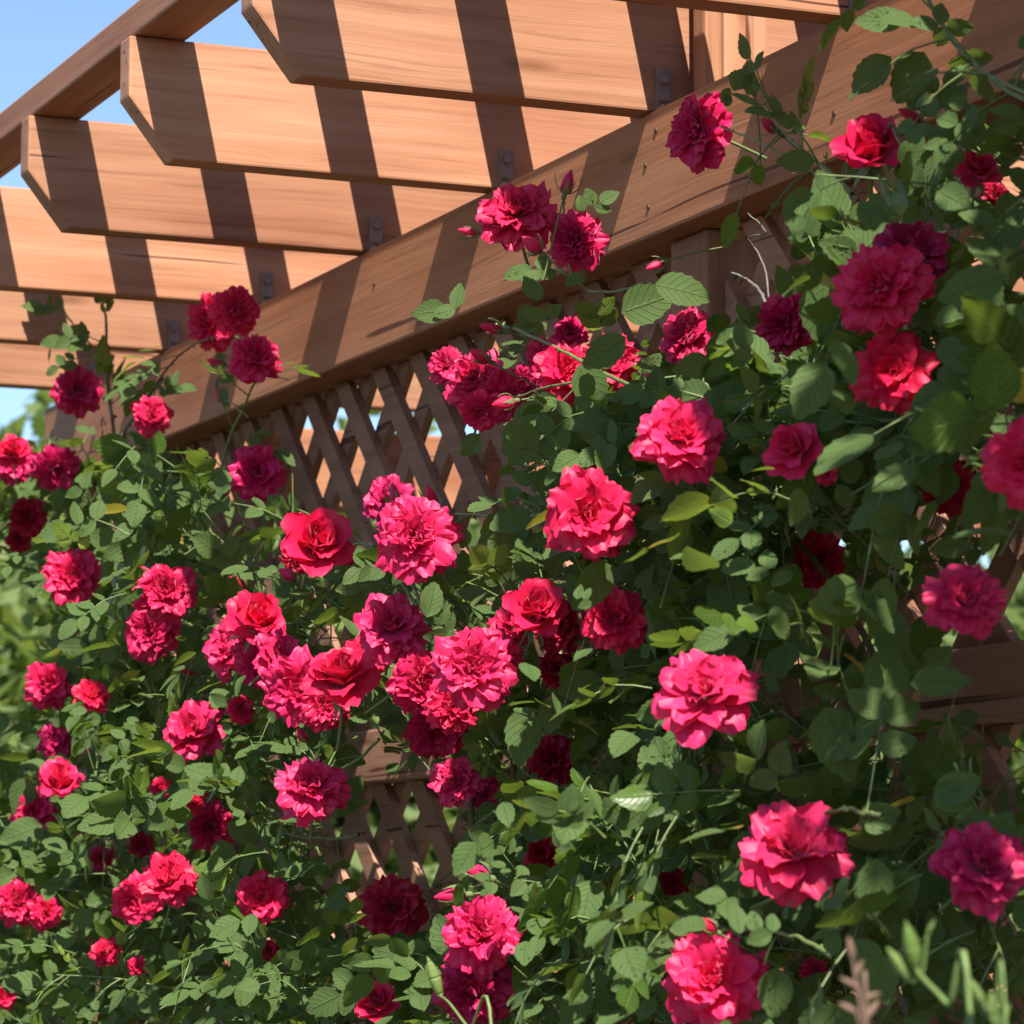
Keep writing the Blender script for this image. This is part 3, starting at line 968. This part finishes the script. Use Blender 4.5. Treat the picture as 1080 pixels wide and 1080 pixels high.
def shoot(k, p0, direction, length, nleaf, leaf_len, force=False, rnd0=None, rad_=.0012):
    d = unit(direction)
    bend = R.normal(0, .22, 3) + np.array([0, -.10, -.12])
    p1 = p0 + d * length * .5 + bend * length * .12
    p2 = p0 + d * length + bend * length * .5
    path = smooth_path([p0, p1, p2], 8)
    last = 0
    base = R.uniform(.08, .62) if rnd0 is None else rnd0
    for i in range(nleaf):
        t = (i + .6) / nleaf
        x = t * 7; j = min(6, int(x)); p = path[j] + (path[j + 1] - path[j]) * (x - j)
        tn = unit(path[j + 1] - path[j])
        side = unit(np.cross(tn, R.normal(0, 1, 3)))
        ld = unit(tn * .45 + side * .9 + np.array([0, -.35, .05]))
        nrm = unit(np.array([.22, -.42, .60]) + R.normal(0, .55, 3))
        u, vv, _ = proj(p + ld * leaf_len * .6)
        dn = density(u, vv)
        if not force and (dn < 1.4 or R.random() > dn / 4.5):
            continue
        if compound(k, p, ld, nrm, leaf_len * R.uniform(.75, 1.2), np.clip(base + .25 * (t - .4) + R.normal(0, .08), 0, 1), force):
            last = max(last, j + 1)
    if last >= 2 and (not force or proj(p2)[0] > 1090) and all(free(q, .9) for q in path[:last + 1]) and last < 8:
        v, f = tube_geo(path[:last + 1], np.linspace(rad_, rad_ * .6, last + 1), 5)
        LVS[k].stem.add(v, f, rnd=R.uniform(.3, .9))


count = 0
tries = 0
N_SHOOT = 680
CL = np.stack([R.uniform(-6.4, -2.0, 150), R.uniform(-.32, -.02, 150), R.uniform(1.3, 2.5, 150)], 1)   # where the growth bunches
while count < N_SHOOT and tries < 60000:
    tries += 1
    X = R.uniform(-6.4, -2.15); Z = R.uniform(1.28, 2.55)
    y = -R.uniform(.0, .33) if R.random() < .8 else R.uniform(.0, .03) - .02
    p = np.array([X, y, Z])
    u, v, dd = proj(p)
    if not (-60 < u < 1140 and v < 1150):
        continue
    D = density(u, v)
    if R.random() > (D / 9) ** 1.5:
        continue
    if X < -4.0 and R.random() < .42:
        continue
    if np.min(np.sum((CL - p) ** 2, 1)) > .0085 and R.random() < .72:
        continue
    k = plant_of(u)
    if D < 8.5 and y < -.18 and R.random() < .5:
        continue
    shoot(k, p, np.array([R.normal(0, .7), -.45 + R.normal(0, .35), .55 + R.normal(0, .45)]), R.uniform(.10, .26), int(R.integers(4, 8)), R.uniform(.054, .086))
    count += 1

# rose shoots added out of view on the right to shade the leaves below
for _ in range(230):
    p = np.array([R.uniform(-2.42, -1.25), -R.uniform(.02, .50), R.uniform(2.0, 2.85)])
    u, v, dd = proj(p)
    if u < 1200:
        continue
    shoot(2, p, np.array([abs(R.normal(0, .5)), R.normal(-.2, .4), R.normal(.2, .5)]), R.uniform(.10, .20), 5, R.uniform(.07, .10), True)

for _ in range(46):
    shoot(2, np.array([R.uniform(-2.95, -2.15), -R.uniform(.03, .26), R.uniform(1.80, 2.30)]), np.array([R.normal(0, .6), -.4, R.normal(.3, .5)]), R.uniform(.08, .2), 6, R.uniform(.07, .10))


def spray(pts, Y, radius, nleaf, leaf_len, cane_mat, name='cane', sag=0, lo=0.05, rnd=.55):
    """an individual cane seen in the photo, through the points (u, v) at distance Y"""
    P = [at(u, v, (Y if np.isscalar(Y) else Y[i])) for i, (u, v) in enumerate(pts)]
    k = plant_of(pts[0][0])
    path = smooth_path(P, 22)
    path += np.cumsum(R.normal(0, .0006, path.shape), 0)
    mb = MB()
    v, f = tube_geo(path - np.asarray(PLANTS[k].location), np.linspace(radius, radius * .6, 22), 7)
    mb.add(v, f)
    for j in range(2, 21, 2):     # thorns
        b = path[j] - np.asarray(PLANTS[k].location); sd = unit(R.normal(0, 1, 3)) * radius
        e = b + sd * 3.2 - np.array([0, 0, radius])
        mb.add(np.array([b + sd + np.array([0, 0, radius]), b + sd - np.array([0, 0, radius]), b + np.cross(unit(sd), [0, 0, 1]) * radius, e]), np.array([(0, 1, 3), (1, 2, 3), (2, 0, 3)]))
    mb.build(name, cane_mat, PLANTS[k])
    for i in range(nleaf):
        t = lo + (1 - lo) * (i + .5) / nleaf
        x = t * 21; j = min(20, int(x)); p = path[j] + (path[j + 1] - path[j]) * (x - j)
        tn = unit(path[j + 1] - path[j])
        side = UPV * R.normal(0, .8) + RGT * R.normal(0, .8)
        ld = unit(tn * .35 + unit(side) + np.array([0, -.3, -.1]))
        nrm = unit(np.array([.25, -.5, .5]) + R.normal(0, .4, 3))
        compound(k, p, ld, nrm, leaf_len * R.uniform(.8, 1.15), np.clip(rnd + R.normal(0, .12), 0, 1), False, thin=-1)
    return path


spray([(118, 560), (120, 470), (114, 400), (112, 330)], -.16, .0034, 9, .066, CANE_B, lo=.45)
spray([(113, 400), (90, 360), (62, 318)], -.16, .0014, 5, .06, CANE_G)
spray([(122, 470), (150, 425), (190, 370), (225, 350)], -.15, .0022, 8, .07, CANE_B, lo=.2)
spray([(225, 540), (240, 470), (262, 420), (270, 395)], -.14, .0022, 4, .06, CANE_G, lo=.1)
spray([(262, 440), (250, 425), (234, 418)], -.135, .0012, 0, .06, CANE_G)
spray([(440, 640), (415, 605), (385, 575), (355, 580)], -.27, .0024, 3, .065, CANE_G, lo=.0)
spray([(452, 660), (430, 612), (405, 600)], -.29, .0020, 1, .06, CANE_G, lo=.0)
spray([(700, 425), (640, 395), (590, 372), (545, 352), (520, 348)], -.2, .0022, 3, .07, CANE_G, lo=.05)
spray([(640, 398), (590, 410), (545, 425)], -.22, .0016, 2, .06, CANE_G)
spray([(600, 540), (545, 548), (480, 545)], -.27, .0022, 4, .075, CANE_G)
spray([(780, 960), (740, 880), (680, 800), (640, 755), (600, 740)], -.2, .0036, 2, .07, CANE_G, lo=.5)
spray([(790, 860), (730, 845), (690, 850)], -.15, .003, 0, .07, CANE_G)
spray([(1090, 110), (1050, 90), (1000, 40), (965, -20), (940, -60)], -.14, .0022, 8, .068, CANE_G, lo=.1)
spray([(1085, 100), (1040, 75), (1000, 70)], -.20, .0016, 3, .07, CANE_G, lo=.0)
spray([(900, 205), (860, 165), (830, 140), (812, 126)], -.15, .0022, 5, .07, CANE_G, lo=.2)
spray([(905, 212), (855, 180), (800, 150), (755, 132)], -.14, .0014, 3, .055, CANE_G, lo=.2)
spray([(812, 128), (805, 105), (797, 90)], -.15, .0012, 1, .05, CANE_G)
spray([(680, 300), (640, 310), (600, 290), (590, 200)], -.13, .0018, 3, .06, CANE_G, lo=.1)
spray([(1000, 260), (975, 200), (955, 160), (940, 130)], -.16, .002, 6, .075, CANE_G)
spray([(860, 540), (850, 475), (790, 440), (730, 420)], -.23, .002, 3, .06, CANE_G)
spray([(950, 445), (880, 442), (820, 448)], -.22, .0018, 6, .065, CANE_G)
spray([(680, 950), (640, 955), (590, 940), (560, 945)], -.3, .0022, 8, .06, CANE_G, rnd=.75)
spray([(790, 990), (730, 960), (660, 930)], -.28, .0020, 4, .065, CANE_G, rnd=.7)
spray([(380, 880), (340, 885), (300, 880)], -.24, .002, 6, .06, CANE_G)
spray([(100, 1080), (105, 1000), (108, 930), (110, 890)], -.28, .0026, 3, .06, CANE_B)
spray([(400, 780), (380, 800), (350, 815), (330, 815)], -.3, .0018, 2, .06, CANE_G)
spray([(1100, 500), (1060, 545), (1000, 590)], -.1, .002, 1, .06, CANE_G)
spray([(880, 1010), (830, 985), (760, 975)], -.32, .0022, 4, .08, CANE_G)
spray([(930, 860), (890, 850), (850, 855)], -.3, .0022, 3, .085, CANE_G)
# dead twigs by the post
spray([(820, 345), (800, 305), (770, 288)], -.03, .0022, 0, .05, TWIG, 'dead_twig')
spray([(815, 330), (803, 280), (790, 255), (808, 248), (790, 230)], -.03, .0012, 0, .05, TWIG, 'dead_twig')

# main canes rising from the ground
for k, us in ((0, (60, 130, 190, 240)), (1, (520, 560, 600)), (2, (650, 760, 880, 1000))):
    for u in us:
        a = at(u + R.uniform(-20, 20), 968, -.10); a[2] = -0.02
        zt = 1.5 + R.uniform(.2, .5)
        p1 = a + np.array([R.normal(0, .08), R.uniform(-.05, .05), zt * .5]); p2 = a + np.array([R.normal(0, .12), R.uniform(-.06, .05), zt * .85]); p3 = a + np.array([R.normal(0, .2), R.uniform(-.08, .02), zt])
        mb = MB()
        v, f = tube_geo(smooth_path([a, p1, p2, p3], 24) - np.asarray(PLANTS[k].location), np.linspace(.007, .002, 24), 8)
        mb.add(v, f); mb.build('cane', CANE_B, PLANTS[k])

# single leaves that stand out: u, v of the stalk end, length px, direction deg, Y, tone
SINGLE = [(585, 735, 38, 260, -.33, .8), (556, 745, 60, 262, -.33, .85), (570, 425, 34, 215, -.27, .7), (553, 440, 50, 255, -.27, .75), (530, 535, 62, 262, -.3, .6), (560, 540, 44, 200, -.29, .65),
          (660, 355, 52, 215, -.26, .35), (610, 385, 54, 300, -.25, .3), (925, 905, 62, 265, -.36, .85), (905, 870, 45, 20, -.3, .4), (930, 1005, 58, 260, -.36, .7), (985, 845, 50, 30, -.3, .75),
          (985, 830, 45, 330, -.3, .75), (760, 600, 70, 285, -.26, .3), (940, 640, 60, 270, -.2, .2), (870, 745, 80, 290, -.3, .2), (960, 722, 60, 5, -.28, .25), (885, 715, 60, 350, -.26, .3),
          (820, 1020, 50, 265, -.36, .7), (870, 290, 66, 265, -.24, .55), (1075, 320, 70, 250, -.25, .6), (1060, 290, 70, 200, -.25, .5), (105, 592, 38, 0, -.27, .8), (118, 625, 36, 280, -.26, .7),
          (240, 868, 36, 330, -.3, .8), (232, 885, 32, 280, -.3, .75), (45, 870, 46, 200, -.3, .8), (70, 905, 50, 230, -.3, .75), (30, 820, 40, 250, -.3, .95), (125, 830, 32, 340, -.28, .8),
          (690, 300, 60, 350, -.2, .45), (655, 330, 60, 20, -.2, .4), (860, 170, 40, 180, -.16, .9), (846, 195, 60, 275, -.17, .35), (975, 55, 56, 240, -.16, .3), (940, 60, 50, 220, -.15, .45),
          (640, 960, 40, 250, -.34, .85), (620, 1040, 50, 240, -.34, .9), (655, 1030, 40, 290, -.33, .8), (45, 345, 40, 170, -.15, .8), (95, 350, 34, 200, -.16, .85),
          (940, 475, 46, 270, -.25, .8), (965, 480, 46, 300, -.25, .85), (930, 460, 40, 190, -.25, .7), (1000, 490, 40, 260, -.2, .3)]
for (u, v, lpx, ang, Y, rn) in SINGLE:
    p = at(u, v, Y); _, _, d = proj(p)
    k = plant_of(u)
    dd = unit(RGT * math.cos(rad(ang)) + UPV * math.sin(rad(ang)) + unit(CAM - p) * R.uniform(-.15, .2))
    LVS[k].add(p, dd, unit(unit(CAM - p) + np.array([.1, 0, .35]) + R.normal(0, .15, 3)), lpx * d / F * 1.08, rn)

DEW, nt, N, L = mat('dew')
b = N('ShaderNodeBsdfPrincipled'); b.inputs['Base Color'].default_value = (0.9, 0.95, 0.9, 1)
b.inputs['Roughness'].default_value = 0.05; b.inputs['Transmission Weight'].default_value = 1.0; b.inputs['IOR'].default_value = 1.33
o = N('ShaderNodeOutputMaterial'); L(b.outputs[0], o.inputs[0])
dv, df = lathe([(1.0, 0.0), (.92, .32), (.70, .58), (.38, .76), (.02, .82)], 8)

for k, lv in enumerate(LVS):
    P = np.array(lv.p); D_ = unit(np.array(lv.d)); Nn = np.array(lv.n); Sc = np.array(lv.s); Rn = np.array(lv.r)
    Nn = unit(Nn - D_ * (Nn * D_).sum(1, keepdims=True)); B = np.cross(Nn, D_)
    mb = MB()
    loc = np.asarray(PLANTS[k].location)
    for q, (v, f, uv) in enumerate(LV):
        ix = np.arange(len(P))[q::len(LV)]
        if not len(ix):
            continue
        w_ = (P[ix, None] - loc) + Sc[ix, None, None] * (D_[ix, None] * v[None, :, :1] + B[ix, None] * v[None, :, 1:2] + Nn[ix, None] * v[None, :, 2:])
        ff = (f[None] + (np.arange(len(ix)) * len(v))[:, None, None]).reshape(-1, 4)
        mb.add(w_.reshape(-1, 3), ff, np.tile(uv, (len(ix), 1)), np.repeat(Rn[ix], len(v)))
    nleaf = sum(len(a) for a in mb.f)
    for i in range(len(lv.stem.v)):
        mb.add(lv.stem.v[i] - loc, lv.stem.f[i] - lv.stem.f[i].min(), rnd=.5)
    ntwig = sum(len(a) for a in mb.f)
    for i in range(len(P)):
        toc = unit(CAM - P[i])
        if Nn[i] @ toc < .45 or P[i, 0] < -4.6 or R.random() > .22:
            continue
        for _ in range(int(R.integers(3, 12))):
            t = R.uniform(.15, .85); sx = R.uniform(-.8, .8)
            lv_v = LV[i % len(LV)][0].reshape(-1, 5, 3)
            x = t * (len(lv_v) - 1); j = int(x)
            row = lv_v[j] + (lv_v[j + 1] - lv_v[j]) * (x - j)
            q = (sx + 1) * 2; m_ = min(3, int(q)); c = row[m_] + (row[m_ + 1] - row[m_]) * (q - m_)
            pw = P[i] - loc + Sc[i] * (D_[i] * c[0] + B[i] * c[1] + Nn[i] * c[2])
            rr = R.uniform(.0005, .0013)
            mb.add(pw + rr * (D_[i] * dv[:, :1] + B[i] * dv[:, 1:2] + Nn[i] * dv[:, 2:]), df, rnd=.5)
    fo = mb.build('foliage', [LEAF, CANE_G, DEW], PLANTS[k])
    mi = np.zeros(len(fo.data.polygons), np.int32); mi[nleaf:] = 1; mi[ntwig:] = 2
    fo.data.polygons.foreach_set('material_index', mi)
    print('plant', k, 'leaflets', len(P))

# ------------------------------------------------------------------ stalks of other plants in front
def plant_bud(seed, fat=.24):
    r = np.random.default_rng(seed)
    mb = MB()
    n, seg = 10, 12
    v = []
    for i in range(n):
        t = i / (n - 1)
        q = fat * max(.03, math.sin(PI * min(1, .12 + .88 * t)) ** .8) * (1 - .25 * t)
        for k in range(seg):
            a = 2 * PI * k / seg
            rr = q * (1 + .10 * math.cos(3 * a + t))
            v.append((rr * math.cos(a) + .06 * t * t, rr * math.sin(a), t))
    f = [(i * seg + k, i * seg + (k + 1) % seg, (i + 1) * seg + (k + 1) % seg, (i + 1) * seg + k) for i in range(n - 1) for k in range(seg)]
    mb.add(np.array(v), np.array(f), np.array([(.3 + .4 * i / n, .5) for i in range(n) for k in range(seg)]), r.uniform(.3, .8))
    return mb.mesh('bud', LILYM)


PB = [plant_bud(700), plant_bud(701, .17), plant_bud(702, .20)]
DRY = simple('dry_flower', (0.17, 0.10, 0.065), 0.8, 0, .4, 90)


def stalk(name, label, cat, Y, path_uv, radius, buds, m, bm_i=0, group=None, budmat=None):
    p0 = at(*path_uv[0], Y); p0 = np.array([p0[0], p0[1], 0.0])
    t = empty(name, p0, label, cat, group)
    P = [p0, p0 + (at(*path_uv[0], Y) - p0) * .6 + np.array([.02, 0, 0])] + [at(u, v, Y) for u, v in path_uv]
    mb = MB(); v, f = tube_geo(smooth_path(P, 40) - p0, np.linspace(radius * 1.3, radius * .75, 40), 8); mb.add(v, f)
    mb.build('stem', m, t)
    for (u, v, lpx, ang, qi) in buds:
        p = at(u, v, Y); d = proj(p)[2]
        me = PB[qi]
        if budmat:
            me = me.copy(); me.materials.clear(); me.materials.append(budmat)
        o = put('bud', me, t, p, RGT * math.cos(rad(ang)) + UPV * math.sin(rad(ang)) + R.normal(0, .15, 3), R.uniform(0, 6), lpx * d / F)
        mb = MB()   # short foot joining the bud to the stem
        near = min((smooth_path(P, 40)), key=lambda q: np.linalg.norm(q - p + np.array([0, 0, .012])))
        vv, ff = tube_geo(smooth_path([near - p0, (near + p) / 2 - p0 + np.array([0, 0, -.002]), p - p0], 5), radius * .6, 6)
        mb.add(vv, ff); mb.build('stem', m, t)
    return t


LST = simple('pale_green_stem', (0.13, 0.20, 0.05), 0.5, 0, .2, 50)
stalk('flower_stalk', 'pale green stalk with two fat pointed buds, out of focus at the bottom right', 'flower stalk', -.66,
      [(1025, 1100), (1000, 1060), (972, 1030), (965, 1018)], .0015, [(966, 1022, 52, 95, 2), (960, 1035, 44, 118, 1), (978, 985, 18, 60, 1)], LST, group='flower stalks before the roses')
stalk('flower_stalk', 'thin stalk with slender pale unopened buds right of the fat green buds', 'flower stalk', -.66,
      [(1062, 1110), (1050, 1080), (1038, 1060)], .0010, [(1038, 1060, 34, 118, 1), (1046, 1074, 30, 78, 1), (1053, 1086, 30, 60, 1)], LST, group='flower stalks before the roses')
stalk('flower_stalk', 'blurred brown withered flower head left of the fat green buds', 'flower stalk', -.74,
      [(915, 1120), (912, 1090), (906, 1050), (899, 1010)], .0009, [(899, 1012, 26, 95, 1), (904, 1042, 22, 140, 1), (907, 1055, 24, 35, 1), (903, 1068, 22, 150, 1), (912, 1075, 26, 50, 1), (901, 1030, 20, 60, 1)], DRY, budmat=DRY, group='flower stalks before the roses')
stalk('flower_stalk', 'single plump green bud on a bent stem left of the lowest middle rose', 'flower stalk', -.48,
      [(520, 1110), (495, 1085), (474, 1058), (464, 1050)], .0013, [(464, 1050, 44, 118, 1)], LST, group='flower stalks before the roses')
